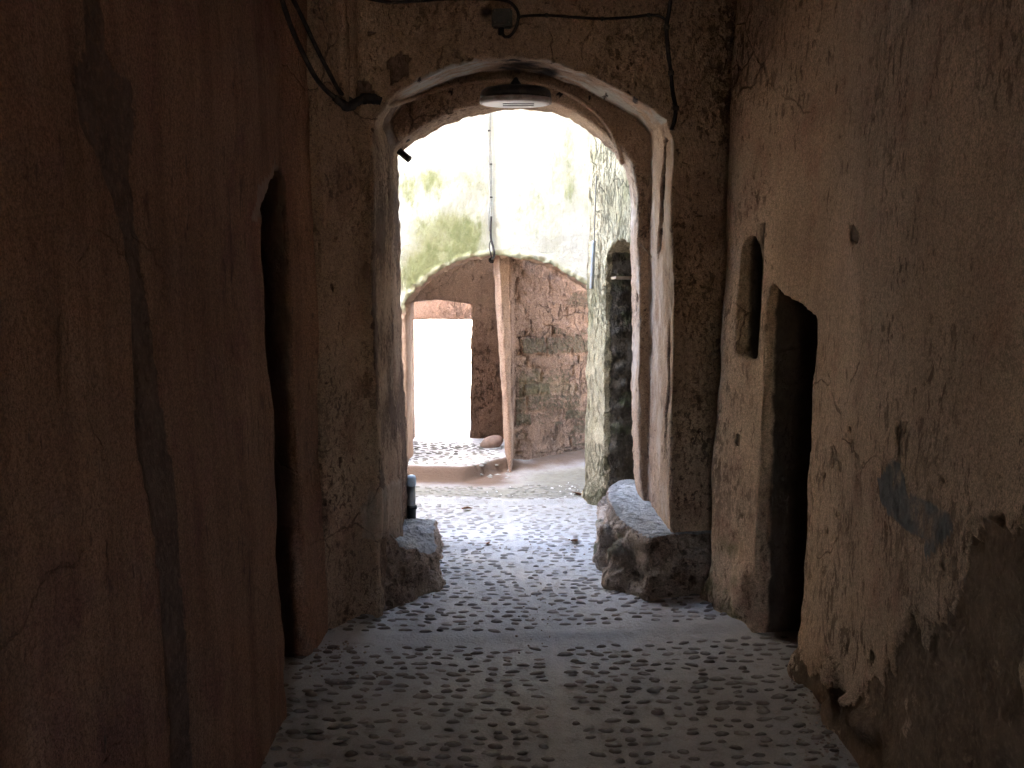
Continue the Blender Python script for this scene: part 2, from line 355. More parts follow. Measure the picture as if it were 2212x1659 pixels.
def cobbles():
    """thousands of small river stones bedded in the dust: one countless covering"""
    seg, rings = 9, 4; tv = []
    for j in range(rings):
        ph = (math.pi / 2) * (j / rings); 
        for k in range(seg):
            a = 2 * math.pi * k / seg; tv.append((math.cos(a) * math.cos(ph), math.sin(a) * math.cos(ph), math.sin(ph)))
    tv.append((0, 0, 1)); tv = np.array(tv); nv = len(tv)
    tf = [(j * seg + k, j * seg + (k + 1) % seg, (j + 1) * seg + (k + 1) % seg, (j + 1) * seg + k) for j in range(rings - 1) for k in range(seg)]
    tl = [((rings - 1) * seg + k, (rings - 1) * seg + (k + 1) % seg, nv - 1) for k in range(seg)]
    V = []; F = []; cols = []; dz_ = []; fz_ = []; n = 0
    y = 2.35; row = 0
    while y < 9.0:
        x = -1.6 + random.uniform(0, 0.1); step = random.uniform(0.048, 0.060)
        while x < 1.45:
            x += random.choice((0.066, 0.074, 0.084, 0.10)) * random.uniform(0.85, 1.15)
            yy = y + random.uniform(-0.016, 0.016) + 0.02 * math.sin(x * 3 + 0.3 * row)
            if random.random() < 0.12: continue
            if abs(x - float(gut_x(yy))) < 0.034: continue
            if abs(yy - step_y(x) + 0.02) < 0.07 + 0.03 * (x > 0.2): continue
            if 7.45 < yy < 7.8 and x < 0.1: continue
            if yy > 7.5 and x > -0.02: continue
            if abs(yy - mid_step(x)) < 0.05: continue
            s = random.uniform(0.7, 1.15)
            rx = random.uniform(0.022, 0.038) * s; ry = random.uniform(0.013, 0.020) * s; rz = random.uniform(0.008, 0.015)
            if random.random() < 0.05: rx *= 1.3; ry *= 1.3
            ang = random.gauss(0, 0.22)
            p = tv * np.array((rx, ry, rz)) * (1 + 0.16 * (rng.random((nv, 1)) - 0.5))
            ca, sa = math.cos(ang), math.sin(ang)
            p = np.stack([p[:, 0] * ca - p[:, 1] * sa, p[:, 0] * sa + p[:, 1] * ca, p[:, 2]], 1)
            tilt = random.uniform(-0.15, 0.25)
            p[:, 2] += p[:, 1] * tilt
            z0 = float(floor_z(np.array([x]), np.array([yy]))[0])
            q = np.array([[x, yy, 0.0]])
            z0 += float(0.012 * fbm(q, 0.55, 4, 3)[0])
            V.append(p + np.array((x, yy, z0 - 0.004)))
            F += [tuple(i + n for i in f) for f in tf] + [tuple(i + n for i in f) for f in tl]
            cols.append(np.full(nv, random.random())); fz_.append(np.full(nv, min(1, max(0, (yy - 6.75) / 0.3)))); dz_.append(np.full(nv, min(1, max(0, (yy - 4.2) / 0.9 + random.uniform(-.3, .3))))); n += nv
        y += step; row += 1
    me = mesh_of(np.concatenate(V), F); attr(me, 'tone', np.concatenate(cols)); attr(me, 'far', np.concatenate(fz_)); attr(me, 'lit_dust', np.concatenate(dz_)); attr(me, 'crown', np.tile(tv[:, 2], len(cols))); return me
g = G('bedded cobbles')
c = g.mix(g.at('tone'), (0.10, 0.08, 0.068), (0.20, 0.165, 0.145))
c = g.mix(g.math('MULTIPLY', g.at('lit_dust'), 0.55), c, (0.38, 0.365, 0.345))  # dustier, paler stones in the lit stretch, imitating its brighter light
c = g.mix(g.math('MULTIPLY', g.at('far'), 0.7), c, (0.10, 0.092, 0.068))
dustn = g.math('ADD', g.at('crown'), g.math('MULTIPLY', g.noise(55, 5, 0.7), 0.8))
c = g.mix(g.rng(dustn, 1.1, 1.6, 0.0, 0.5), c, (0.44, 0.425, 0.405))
M['cobble'] = g.done(c, 0.75, g.bump(g.noise(120, 4, 0.6), 0.5, 0.004), 0.35)
tag(link('cobblestones', cobbles(), M['cobble']), 'small dark river cobbles bedded in the dusty floor', 'cobbles', kind='stuff')

# ------------------------------------------------------------------ arch wall across the passage
def frontY(x): return 4.5 + (x + 0.72) * (0.38 / 1.82)
def front(px, py):
    d = ray(px, py)              # plane y = frontY(x)
    k = 0.38 / 1.82; t = (4.5 + 0.72 * k) / (d[1] - k * d[0]); return CAM + d * t
C0 = [(826, 1330), (816, 900), (803, 500), (803, 330), (807, 262), (850, 205), (905, 172), (970, 145), (1040, 127), (1110, 121), (1180, 130), (1260, 156),
      (1340, 196), (1405, 236), (1440, 262), (1453, 300), (1453, 600), (1450, 1150)]
C1 = [(884, 1250), (876, 900), (866, 500), (858, 345), (845, 262), (870, 226), (915, 196), (980, 169), (1045, 153), (1110, 149), (1180, 158), (1255, 183),
      (1325, 219), (1380, 252), (1406, 285), (1408, 330), (1405, 600), (1402, 1085)]
A = np.array([front(*p) for p in C0]); B = np.array([atY(x, y, 5.6) for x, y in C1])
def withfoot(P):
    a = P[0].copy(); a[2] = -0.4; b = P[-1].copy(); b[2] = -0.4
    return np.concatenate([[a], P, [b]])
hole1 = loft(withfoot(A + (A - B) * 0.35), withfoot(B))
C2 = [(884, 1250), (880, 1000), (872, 800), (866, 600), (861, 420), (861, 335), (880, 317), (910, 300), (940, 282), (1000, 256), (1050, 241), (1110, 236), (1190, 240),
      (1232, 256), (1290, 297), (1330, 335), (1350, 365), (1362, 430), (1363, 600), (1363, 800), (1367, 1000), (1374, 1060)]
D = np.array([atY(x, y, 5.93) for x, y in C2])
D1 = D.copy(); D1[:, 1] = 5.2; D2 = D.copy(); D2[:, 1] = 6.4
hole2 = loft(withfoot(D1), withfoot(D2))
plan = [(-2.3, 4.28), (-0.99, 4.24), (-0.875, 4.19), (-0.72, 4.5), (1.1, 4.88), (2.2, 4.9), (2.2, 5.93), (-2.3, 5.93)]
# rubble foot of the left pier and plaster bulge are part of the same masonry
bulge = ellm((-0.62, 4.62, 0.25), (0.14, 0.22, 0.62))
me = solid([prism(plan, -0.2, 3.5), bulge], [hole1, hole2], 0.0145)
co, no = arrays(me); px, py = pix(co)
ny = -no[:, 1]
vis = (co[:, 1] < 6.0)
lipm = sstep(0.25, 0.6, -no[:, 2]) * (co[:, 1] < 5.56) * (co[:, 2] > 2.2)
jit = 10 * fbm(co, 0.12, 4, 31)
patch1 = inpoly(px + jit, py + jit, [(838, 130), (868, 112), (888, 125), (880, 152), (850, 190), (842, 160)]) * (co[:, 1] < 5.2)
patch2 = inpoly(px + jit, py + jit, [(770, 225), (775, 170), (800, 178), (812, 205), (800, 225)]) * (co[:, 1] < 5.2)
plast = inpoly(px + jit, py + jit, [(770, 1100), (800, 1065), (845, 1040), (870, 1020), (880, 1160), (800, 1165), (775, 1160)]) * (co[:, 1] < 5.2)
crack = inpoly(px + 0.4 * jit, py, [(1435, 300), (1440, 300), (1437, 420), (1431, 490), (1424, 560), (1421, 545), (1427, 460), (1432, 380)]) * (co[:, 1] < 5.4)
crack2 = inpoly(px + 0.4 * jit, py, [(1441, 700), (1445, 690), (1446, 900), (1441, 1000), (1440, 860)]) * (co[:, 1] < 5.4)
ribL = inpoly(px, py, [(727, -80), (741, -80), (748, 225), (736, 225)]) * (co[:, 1] < 5)
grv = inpoly(px, py, [(741, -80), (756, -80), (760, 225), (748, 225)]) * (co[:, 1] < 5)
d = 0.02 * fbm(co, 0.7, 3, 1) + 0.006 * fbm(co, 0.16, 4, 2) + 0.005 * fbm(co, 0.045, 3, 5, (1, 1, 1.5))
edgeb = (co[:, 1] < 5.2) * (np.abs(co[:, 0]) < 1.0) * sstep(0.9, 0.55, np.maximum(np.abs(no[:, 1]), np.maximum(np.abs(no[:, 0]), np.abs(no[:, 2]))))
d += 0.02 * edgeb * (fbm(co, 0.07, 4, 71) - 0.5) + 0.008 * (co[:, 1] < 5.7) * fbm(co, 0.11, 4, 72, (1, 1, 2.5))
inner = sstep(5.75, 5.93, co[:, 1])
d += inner * (0.016 * fbm(co, 0.06, 3, 77))
low = sstep(0.6, 0.1, co[:, 2])
d += low * 0.02 * fbm(co, 0.1, 4, 45)
pitn = fbm(co, 0.045, 3, 91, (1, 1, 1.4)) + 0.3 * fbm(co, 0.4, 3, 92); pitm = sstep(0.50, 0.60, pitn)
d -= 0.010 * pitm
d += -0.012 * patch1 - 0.012 * patch2 + 0.012 * plast - 0.03 * crack - 0.018 * crack2 + 0.018 * ribL - 0.012 * grv
# the vault lip is worn round
co2 = co + no * d[:, None]
setco(me, co2)
ljamb = sstep(0.35, 0.7, no[:, 0]) * (co[:, 0] < -0.3) * (co[:, 1] > 4.5) * (co[:, 1] < 5.9)  # left jamb gets bare-earth colour to stand in for weaker light
attr(me, 'peel', np.clip(patch1 + patch2 + crack + crack2 + 0.75 * pitm + ljamb * np.clip(0.5 + 0.9 * fbm(co, 0.25, 5, 33, (1, 1, 2)), 0, 0.8), 0, 1))
attr(me, 'wear', np.clip(0.5 + 0.7 * fbm(co, 0.5, 4, 95) , 0, 1))
attr(me, 'lip', np.clip(lipm * (0.42 + 1.5 * fbm(co, 0.16, 6, 12, gain=0.65)) * (1 - 0.8 * sstep(80, 20, np.abs(px - 1120))) * sstep(820, 900, px), 0, 1))  # downward faces painted paler, imitating light bounced off the floor
attr(me, 'jamb', np.clip(sstep(0.35, 0.75, -no[:, 0]) * (co[:, 0] > 0) * (co[:, 2] < 2.4) * (0.28 + 1.3 * fbm(co, 0.2, 6, 13, (1, 1, 2), gain=0.65)) * (1 - crack - crack2) + 0.5 * plast, 0, 1))  # left-facing jamb painted paler as the lit side; also the plaster patch
soot = np.exp(-(((px - 1118) / 46) ** 2 + ((py - 140 - 0.0 * px) / 34) ** 2)) * (0.6 + 1.2 * fbm(co, 0.09, 4, 14)) * (co[:, 1] < 5.7) * 1.1
soot += 0.8 * np.exp(-(((px - 1185) / 26) ** 2 + ((py - 155) / 14) ** 2)) * (co[:, 1] < 5.75) + 0.9 * np.exp(-(((px - 1050) / 18) ** 2 + ((py - 28) / 15) ** 2)) * (co[:, 1] < 5.4)
for qx, qy, qr in ((982, 275, 8), (1040, 270, 9), (962, 340, 12), (880, 305, 7), (1212, 205, 9), (975, 200, 7), (905, 172, 7), (1372, 220, 9), (1310, 205, 6), (1275, 215, 7)):
    soot += 0.9 * inpoly(px + 0.6 * jit, py + 0.6 * jit, [(qx - qr, qy), (qx, qy - qr), (qx + qr, qy), (qx, qy + qr)]) * (co[:, 1] < 5.8)
attr(me, 'soot', np.clip(soot, 0, 1))
attr(me, 'dust', np.clip(low * 0.7 * sstep(0.2, 0.8, no[:, 2] + 0.5 * fbm(co, 0.05, 3, 4)), 0, 1))
arch = tag(link('arch_wall', me, M['arch']), 'thick plastered wall with the tall stepped archway and ceiling lamp', 'wall')
up = link('upper_sun_block', boxm(-2.6, 2.6, 4.95, 5.9, 3.5, 9.0), M['white'], arch, sm=False)  # unseen, raised this high to keep the sun off the courtyard

# ------------------------------------------------------------------ right wall with niche and doorway
plan = [(2.1, 0.6), (1.06, 0.6), (1.12, 2.6), (1.19, 3.4), (1.215, 3.85), (1.135, 4.3), (1.065, 4.5), (1.01, 4.66), (1.03, 4.76), (1.15, 4.93), (2.1, 4.93)]
topp = [(2.1, 0.6), (1.12, 0.6), (1.18, 2.6), (1.25, 3.4), (1.26, 3.85), (1.20, 4.3), (1.15, 4.5), (1.11, 4.66), (1.13, 4.76), (1.22, 4.93), (2.1, 4.93)]
door_cut = loft([(0.8, y, z) for y, z in [(3.83, -.4), (3.83, 1.0), (3.82, 1.50), (3.95, 1.56), (4.1, 1.60), (4.23, 1.65), (4.26, 1.6), (4.26, -.4)]],
                [(1.95, y, z) for y, z in [(3.72, -.4), (3.72, 1.0), (3.72, 1.50), (3.95, 1.56), (4.1, 1.60), (4.23, 1.65), (4.26, 1.6), (4.26, -.4)]])
nz = [(4.345, 1.30), (4.335, 1.55), (4.345, 1.76), (4.38, 1.83), (4.43, 1.875), (4.48, 1.87), (4.52, 1.83), (4.53, 1.6), (4.525, 1.32), (4.44, 1.29)]
niche_cut = loft([(0.8, y, z) for y, z in nz], [(1.42, y, z) for y, z in nz])
rocks = []
for k in range(14):
    yy = random.uniform(2.3, 3.8); xx = float(np.interp(yy, [2.3, 3.0, 3.8], [1.12, 1.14, 1.21])) + random.uniform(0.03, 0.12)
    r = random.uniform(0.05, 0.10); rocks.append(ellm((xx, yy, random.uniform(-0.08, 0.22)), (r, r * random.uniform(0.8, 1.4), r * random.uniform(0.7, 1.3)), 12, random.random()))
for k in range(8):
    yy = random.uniform(4.35, 4.95); r = random.uniform(0.05, 0.09)
    rocks.append(ellm((float(np.interp(yy, [4.3, 4.7, 5], [1.14, 1.04, 1.1])) + random.uniform(0.0, 0.07), yy, random.uniform(0, 0.2)), (r * 0.8, r * 1.3, r * 1.6), 12, random.random()))
me = solid([prism(plan, -0.25, 3.4, topp)] + rocks, [door_cut, niche_cut], 0.016)
co, no = arrays(me); px, py = pix(co)
d = 0.03 * fbm(co, 0.8, 3, 101) + 0.007 * fbm(co, 0.2, 4, 102) + 0.005 * fbm(co, 0.05, 3, 105, (1, 1, 1.8))
jit = 26 * fbm(co, 0.16, 5, 131, (1, 1, 2.0))
peelline = np.interp(px, [1720, 1800, 1900, 2000, 2060, 2120, 2212], [1410, 1450, 1390, 1300, 1190, 1100, 1080])
drip = 150 * np.maximum(0, fbm(co, 0.09, 4, 140, (1, 1, 4))) + 110 * fbm(co, 0.3, 6, 141, gain=0.65)
rag = 130 * fbm(co, 0.13, 6, 143, (1, 1, 1.6), 0.62)
peel = sstep(-10, 8, py - peelline - 60 + drip + rag) * (co[:, 1] < 3.9) * sstep(0.55, 0.45, fbm(co, 0.16, 5, 144, (1, 1, 2.2)))
spots = 0.8 * sstep(0.52, 0.60, fbm(co, 0.055, 4, 150, (1, 1, 2.0)) + 0.22 * fbm(co, 0.5, 3, 151) + 0.16 * sstep(1.5, 0.9, co[:, 2]) - 0.03)
spots2 = inpoly(px + .5 * jit, py + .5 * jit, [(1838, 495), (1850, 492), (1862, 520), (1850, 535), (1838, 520)])
edge = sstep(0.05, 0.0, np.abs(co[:, 1] - 3.83)) + sstep(0.05, 0.0, np.abs(co[:, 1] - 4.26))
bare = np.clip(peel + spots * (co[:, 2] < 2.4) + spots2, 0, 1)
d -= 0.011 * bare
d += 0.02 * sstep(0.7, 0.1, co[:, 2]) * fbm(co, 0.17, 3, 160) + 0.012 * edge * fbm(co, 0.08, 3, 161)
d += peel * 0.022 * fbm(co, 0.11, 4, 164)
setco(me, co + no * d[:, None])
cem = inpoly(px + 1.3 * jit, py + jit, [(1888, 1030), (1930, 985), (1950, 1010), (1955, 1060), (2040, 1090), (2050, 1140), (1990, 1200), (1985, 1150), (1930, 1120), (1895, 1085)]) * (co[:, 1] < 3.9)
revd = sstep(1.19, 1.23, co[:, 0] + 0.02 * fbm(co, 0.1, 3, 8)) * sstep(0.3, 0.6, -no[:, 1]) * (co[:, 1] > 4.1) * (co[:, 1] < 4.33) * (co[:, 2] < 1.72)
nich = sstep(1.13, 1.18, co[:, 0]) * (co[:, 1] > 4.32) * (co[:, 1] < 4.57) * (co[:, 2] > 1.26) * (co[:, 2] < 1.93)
attr(me, 'peel', np.clip(bare * np.clip(0.85 + 0.6 * fbm(co, 0.09, 4, 185), 0.3, 1), 0, 1)); attr(me, 'dark', np.clip(revd + 0.9 * nich + (co[:, 0] > 1.36), 0, 1))  # door reveal, niche and deep interior coloured dark to stand in for shade
attr(me, 'wear', np.clip(sstep(1.55, 0.75, co[:, 2] + 0.3 * fbm(co, 0.4, 3, 181)) + 0.5 * sstep(0.2, 0.5, fbm(co, 0.6, 4, 182)), 0, 1.2)); attr(me, 'cement', cem * (1 - peel) * np.clip(0.75 + 0.9 * fbm(co, 0.07, 4, 186), 0, 1))
attr(me, 'moss', np.clip(0.6 * sstep(0.75, 0.2, co[:, 2]) * sstep(4.25, 4.4, co[:, 1]) * (0.6 + fbm(co, 0.12, 4, 171)), 0, 0.7))
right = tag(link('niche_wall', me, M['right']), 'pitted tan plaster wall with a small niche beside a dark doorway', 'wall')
link('wall_end', boxm(1.05, 2.1, -3.2, 0.6, -0.25, 3.4), M['right'], right, sm=False)

# ------------------------------------------------------------------ left wall with doorway
plan = [(-2.2, 0.5), (-0.84, 0.5), (-0.85, 2.0), (-0.845, 3.3), (-0.855, 3.42), (-0.90, 3.97), (-0.865, 4.20), (-0.88, 4.30), (-2.2, 4.30)]
topp = [(-2.2, 0.5), (-0.90, 0.5), (-0.91, 2.0), (-0.92, 3.3), (-0.94, 3.42), (-0.99, 3.97), (-0.90, 4.20), (-0.92, 4.30), (-2.2, 4.30)]
dz = [(3.40, -.4), (3.37, 0.6), (3.33, 1.2), (3.33, 1.84), (3.40, 1.90), (3.5, 1.97), (3.65, 2.04), (3.8, 2.10), (3.97, 2.12), (3.97, -.4)]
cutl = loft([(-0.4, y, z) for y, z in dz], [(-1.45, y, z) for y, z in dz])
me = solid([prism(plan, -0.25, 3.4, topp)], [cutl], 0.018)
co, no = arrays(me); px, py = pix(co)
jit = 12 * fbm(co, 0.2, 4, 231, (1, 1, 2.5))
strip = inpoly(px + jit, py, [(175, -50), (185, 100), (160, 170), (175, 280), (230, 370), (262, 470), (288, 650), (300, 1000), (328, 1180), (345, 1400), (382, 1750), (432, 1750),
                              (402, 1430), (378, 1250), (372, 1000), (350, 830), (335, 700), (305, 500), (290, 350), (305, 200), (280, 170), (235, 130), (215, -50)])
holes = 0.7 * sstep(0.5, 0.6, fbm(co, 0.05, 4, 250, (1, 1, 3.0)) + 0.2 * fbm(co, 0.5, 3, 251))
lowd = sstep(0.5, 0.62, fbm(co, 0.3, 4, 262, (1, 1, 3)) + 0.1 * (px < 420))
sblur = np.clip(0.8 + 0.5 * fbm(co, 0.25, 5, 263, (1, 1, 3)), 0.3, 1)
fallen = np.clip(strip * sblur + holes, 0, 1) * (co[:, 0] < -0.5)
d = 0.025 * fbm(co, 0.8, 3, 201) + 0.008 * fbm(co, 0.2, 4, 202, (1, 1, 3)) + 0.004 * fbm(co, 0.05, 3, 205, (1, 1, 4)) - 0.006 * fallen
edge = sstep(0.12, 0.0, np.abs(co[:, 1] - 3.36))
d += 0.02 * edge * fbm(co, 0.10, 3, 207, (1, 1, 2))
setco(me, co + no * d[:, None])
attr(me, 'peel', np.clip(fallen + 0.8 * (co[:, 0] < -1.05) * (co[:, 1] < 4.0), 0, 1))  # fallen plaster; the recess interior takes its colour as painted shade
attr(me, 'dark', np.clip(sstep(-0.93, -0.99, co[:, 0] + 0.02 * fbm(co, 0.1, 3, 9)) * (co[:, 1] > 3.3) * (co[:, 1] < 4.1) * sstep(0.2, 0.5, np.maximum(-no[:, 1], (co[:, 0] < -1.2) * 1.0)), 0, 1))  # far reveal and recess back coloured dark in place of shade
attr(me, 'pale', np.clip(inpoly(px + jit, py + jit, [(545, 470), (560, 400), (600, 340), (615, 400), (575, 430), (556, 480)]) * 0.9, 0, 1))
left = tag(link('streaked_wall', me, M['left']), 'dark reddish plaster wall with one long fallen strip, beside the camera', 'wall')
link('wall_end', boxm(-2.2, -0.84, -3.2, 0.5, -0.25, 3.4), M['left'], left, sm=False)
back = tag(link('back_wall', solid([boxm(-2.2, 2.1, -3.4, -3.2, -0.25, 3.4)], [boxm(-0.2, 0.4, -3.6, -3.0, 1.35, 2.1)], 0), M['left'], sm=False), 'dark plaster wall behind the viewer with an opening added for fill light', 'wall')  # opening added out of view to let in frontal fill light
ceil = tag(link('ceiling', boxm(-2.25, 2.25, -3.4, 4.97, 3.39, 3.56), M['ceil'], sm=False), kind='structure')

# ------------------------------------------------------------------ courtyard side wall with rough doorway
FAH = 5.0
plan = [(0.83, 5.93), (0.815, 6.1), (0.675, 6.88), (0.575, 7.28), (0.70, 7.7), (0.72, 8.3), (1.7, 8.3), (1.7, 5.93)]
topp = [(0.83, 5.93), (0.815, 6.1), (0.69, 6.88), (0.62, 7.28), (0.70, 7.7), (0.72, 8.3), (1.7, 8.3), (1.7, 5.93)]
dz = [(6.0, -.4), (6.0, 1.6), (6.12, 1.86), (6.4, 1.97), (6.65, 1.97), (6.83, 1.9), (6.87, 1.7), (6.87, -.4)]
cutc = loft([(0.3, y, z) for y, z in dz], [(1.6, y, z) for y, z in dz])
stones = []
zz = 0.0
while zz < 1.7:
    r = random.uniform(0.055, 0.085)
    stones.append(ellm((0.79 + random.uniform(-0.01, 0.03), 6.92, zz + r), (r * 1.2, 0.075, r * 0.85), 12)); zz += 1.9 * r
    stones.append(ellm((0.97 + random.uniform(-0.03, 0.03), 6.92, zz + random.uniform(-.05, .05)), (r * 1.3, 0.065, r), 12))
lowfoot = ellm((0.66, 7.0, 0.0), (0.12, 0.14, 0.22))
base = solid([prism(plan, -0.2, FAH, topp)], [cutc], 0)
me = solid([base] + stones + [lowfoot], [], 0.015)
co, no = arrays(me); px, py = pix(co)
d = 0.03 * fbm(co, 0.35, 4, 301) + 0.014 * fbm(co, 0.09, 4, 302, (1, 1, 1.6)) + 0.006 * fbm(co, 0.035, 3, 303)
setco(me, co + no * d[:, None])
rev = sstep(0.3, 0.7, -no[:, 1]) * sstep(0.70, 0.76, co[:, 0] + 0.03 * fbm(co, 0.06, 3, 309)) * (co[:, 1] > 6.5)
attr(me, 'peel', np.clip(rev + (co[:, 0] > 1.0) * (co[:, 1] < 6.95), 0, 1))  # bare doorway stones, coloured darker to stand in for the shade inside
attr(me, 'moss', np.clip(0.22 * sstep(1.6, 1.0, co[:, 2]) * sstep(0.0, 0.5, fbm(co, 0.2, 4, 311)) + 0.4 * rev * sstep(0, .3, fbm(co, 0.12, 3, 312)) , 0, 1))
side = tag(link('doorway_wall', me, M['mossy']), 'rough yellowish mossy wall with a ragged stone doorway, right of the courtyard', 'wall')
link('lintel', boxm(0.73, 1.5, 6.55, 6.86, 1.712, 1.73), M['wood'], side, sm=False)

# ------------------------------------------------------------------ white wall over the far arch
plan = [(-2.5, 7.62), (-0.185, 8.03), (1.0, 7.93), (1.0, 8.30), (-2.5, 8.30)]
CF = [(868, 690), (878, 655), (900, 625), (930, 598), (970, 573), (1020, 556), (1062, 550), (1110, 553), (1150, 561), (1200, 577), (1240, 600), (1280, 626), (1290, 700)]
E = withfoot(np.array([[atY(881, 690, 8.0)[0], 8.0, atY(868, 690, 8.0)[2]]] + [atY(x, y, 8.0) for x, y in CF[1:]]))
E1 = E.copy(); E1[:, 1] = 7.2; E2 = E.copy(); E2[:, 1] = 9.0
me = solid([prism(plan, -0.2, FAH)], [loft(E1, E2)], 0.016)
co, no = arrays(me); px, py = pix(co)
d = 0.02 * fbm(co, 0.5, 4, 401) + 0.005 * fbm(co, 0.1, 4, 402)
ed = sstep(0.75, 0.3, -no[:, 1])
near_edge = np.zeros(len(co))
Ep = np.array(CF, float)
for i in range(len(Ep) - 1):
    a, b = Ep[i], Ep[i + 1]; ab = b - a; t = np.clip(((px - a[0]) * ab[0] + (py - a[1]) * ab[1]) / (ab @ ab), 0, 1)
    dist = np.hypot(px - a[0] - t * ab[0], py - a[1] - t * ab[1]); near_edge = np.maximum(near_edge, sstep(17, 5, dist + 7 * fbm(co, 0.06, 3, 404)))
d += 0.034 * near_edge * (fbm(co, 0.045, 4, 405) + 0.25)
setco(me, co + no * d[:, None])
def blob(cx, cy, rx, ry): return np.exp(-(((px - cx) / rx) ** 2 + ((py - cy) / ry) ** 2))
sn = fbm(co, 0.13, 5, 410, (1, 1, 4.0)); sn2 = fbm(co, 0.3, 5, 411)
ms = blob(985, 535, 55, 65) * 1.3 + 0.4 * blob(1000, 420, 200, 60) + 0.3 * blob(1200, 480, 90, 80) + blob(905, 590, 60, 70) * 1.0 + 0.7 * blob(960, 500, 90, 40) + 0.55 * blob(950, 385, 80, 28) + 0.35 * blob(890, 440, 30, 50) + 0.55 * blob(1230, 340, 16, 110) \
    + 0.35 * blob(1200, 300, 25, 90) + 0.3 * blob(1150, 470, 50, 60) + 0.22 * blob(1110, 340, 40, 60)
moss = np.clip(ms * (0.55 + 1.2 * sn + 1.0 * sn2 + 0.7 * fbm(co, 0.04, 3, 415, (1, 1, 2.5))), 0, 0.9)
fr = (co[:, 1] < 8.12)
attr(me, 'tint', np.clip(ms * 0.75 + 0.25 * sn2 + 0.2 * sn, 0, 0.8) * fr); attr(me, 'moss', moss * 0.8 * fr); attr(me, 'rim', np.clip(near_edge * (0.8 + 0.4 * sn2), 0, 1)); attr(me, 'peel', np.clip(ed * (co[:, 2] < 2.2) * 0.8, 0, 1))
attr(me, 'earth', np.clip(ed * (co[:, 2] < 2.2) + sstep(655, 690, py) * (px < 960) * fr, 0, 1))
far = tag(link('far_arch_wall', me, M['white']), 'bright limewashed wall with green stains above the low far arch', 'wall')
tag(link('court_wall', boxm(-2.75, -2.5, 5.9, 8.3, -0.2, 2.6), M['white'], sm=False), 'limewashed wall on the hidden left side of the courtyard', 'wall')

# ------------------------------------------------------------------ room under the far arch
M['redn'] = M['red']
def rough(me, seed, amp, peelfn=None, mossfn=None):
    co, no = arrays(me)
    dd = amp * (fbm(co, 0.4, 3, seed) + 0.5 * fbm(co, 0.1, 4, seed + 1) + 0.25 * fbm(co, 0.04, 3, seed + 2))
    return co, no, dd
# back wall with the bright doorway
px0 = [(860, 980), (868, 655), (940, 647), (1016, 657), (1020, 700), (1014, 800), (1020, 980)]
H = np.array([atY(x, y, 9.3) for x, y in px0]); H[0, 2] = -0.4; H[-1, 2] = -0.4
H1 = H.copy(); H1[:, 1] = 8.9; H2 = H.copy(); H2[:, 1] = 10.0
me = solid([boxm(-2.2, 0.2, 9.3, 9.52, -0.2, 2.3)], [loft(H1, H2)], 0.018)
co, no, dd = rough(me, 501, 0.022)
setco(me, co + no * dd[:, None])
attr(me, 'peel', np.clip(0.0 * dd, 0, 1)); attr(me, 'moss', np.clip(0.45 * sstep(0.1, 0.5, fbm(co, 0.3, 4, 520)), 0, 1) * (co[:, 0] > -0.45))
bl = tag(link('door_wall', me, M['red']), 'red earth wall with the glaring open doorway, under the far arch', 'wall')
# second skin of the doorway, one pace further out
px1 = [(820, 980), (820, 690), (1000, 690), (1060, 688), (1060, 980)]
H = np.array([atY(x, y, 10.1) for x, y in px1]); H[0, 2] = -0.4; H[-1, 2] = -0.4
H1 = H.copy(); H1[:, 1] = 9.8; H2 = H.copy(); H2[:, 1] = 10.6
me = solid([boxm(-2.2, 0.6, 10.1, 10.25, -0.2, 2.3)], [loft(H1, H2)], 0.02)
co, no, dd = rough(me, 531, 0.015); setco(me, co + no * dd[:, None]); attr(me, 'peel', 0 * dd); attr(me, 'moss', 0 * dd)
tag(link('lintel_wall', me, M['red']), 'orange earth lintel seen through the glaring doorway', 'wall')
# dividing pillar with the stone wall running back to the right
bot = [(-0.03, 8.30), (-0.02, 8.12), (0.0, 8.12), (0.02, 8.24), (0.72, 8.74), (1.4, 8.85), (1.4, 9.35), (-0.05, 9.35)]
topp = [(-0.165, 8.32), (-0.16, 8.18), (-0.11, 8.15), (0.0, 8.24), (0.72, 8.62), (1.4, 8.75), (1.4, 9.35), (-0.15, 9.35)]
me = solid([prism(bot, -0.2, 2.25, topp)], [], 0.014)
co, no, dd = rough(me, 541, 0.02)
# coursed rubble: uneven stones pressed in where the render has gone
u = co[:, 0] * 1.3 + 0.03 * fbm(co, 0.15, 3, 549); w = co[:, 2] + 0.03 * fbm(co, 0.3, 3, 551) + 0.012 * fbm(co, 0.08, 3, 552)
edges = np.cumsum([0, .17, .12, .15, .09, .16, .11, .14, .12, .17, .1, .15, .13, .15, .15]); row = np.clip(np.searchsorted(edges, w) - 1, 0, 12)
lo = edges[row]; fr = (w - lo) / (edges[row + 1] - lo)
wid = 0.26 + 0.16 * _hash(row, row * 0 + 3, row * 0, 5)
uo = u / wid + 2.7 * _hash(row, row * 0, row * 0 + 1, 6); fu = uo - np.floor(uo)
joint = np.maximum(sstep(0.13, 0.0, np.minimum(fr, 1 - fr)), sstep(0.06, 0.0, np.minimum(fu, 1 - fu))) * sstep(-0.25, 0.25, fbm(co, 0.2, 3, 559))
tone = _hash(row, np.floor(uo).astype(np.int64), row * 0, 7)
bared = sstep(-0.05, 0.3, fbm(co, 0.3, 5, 553) + 0.7 * sstep(1.4, 1.1, co[:, 2]) - 0.45 * sstep(0.55, 0.35, co[:, 2]) - 0.06) * (co[:, 0] > 0.03)
dd = dd + bared * (0.010 * (tone - 0.3) - 0.016 * joint)
setco(me, co + no * dd[:, None])
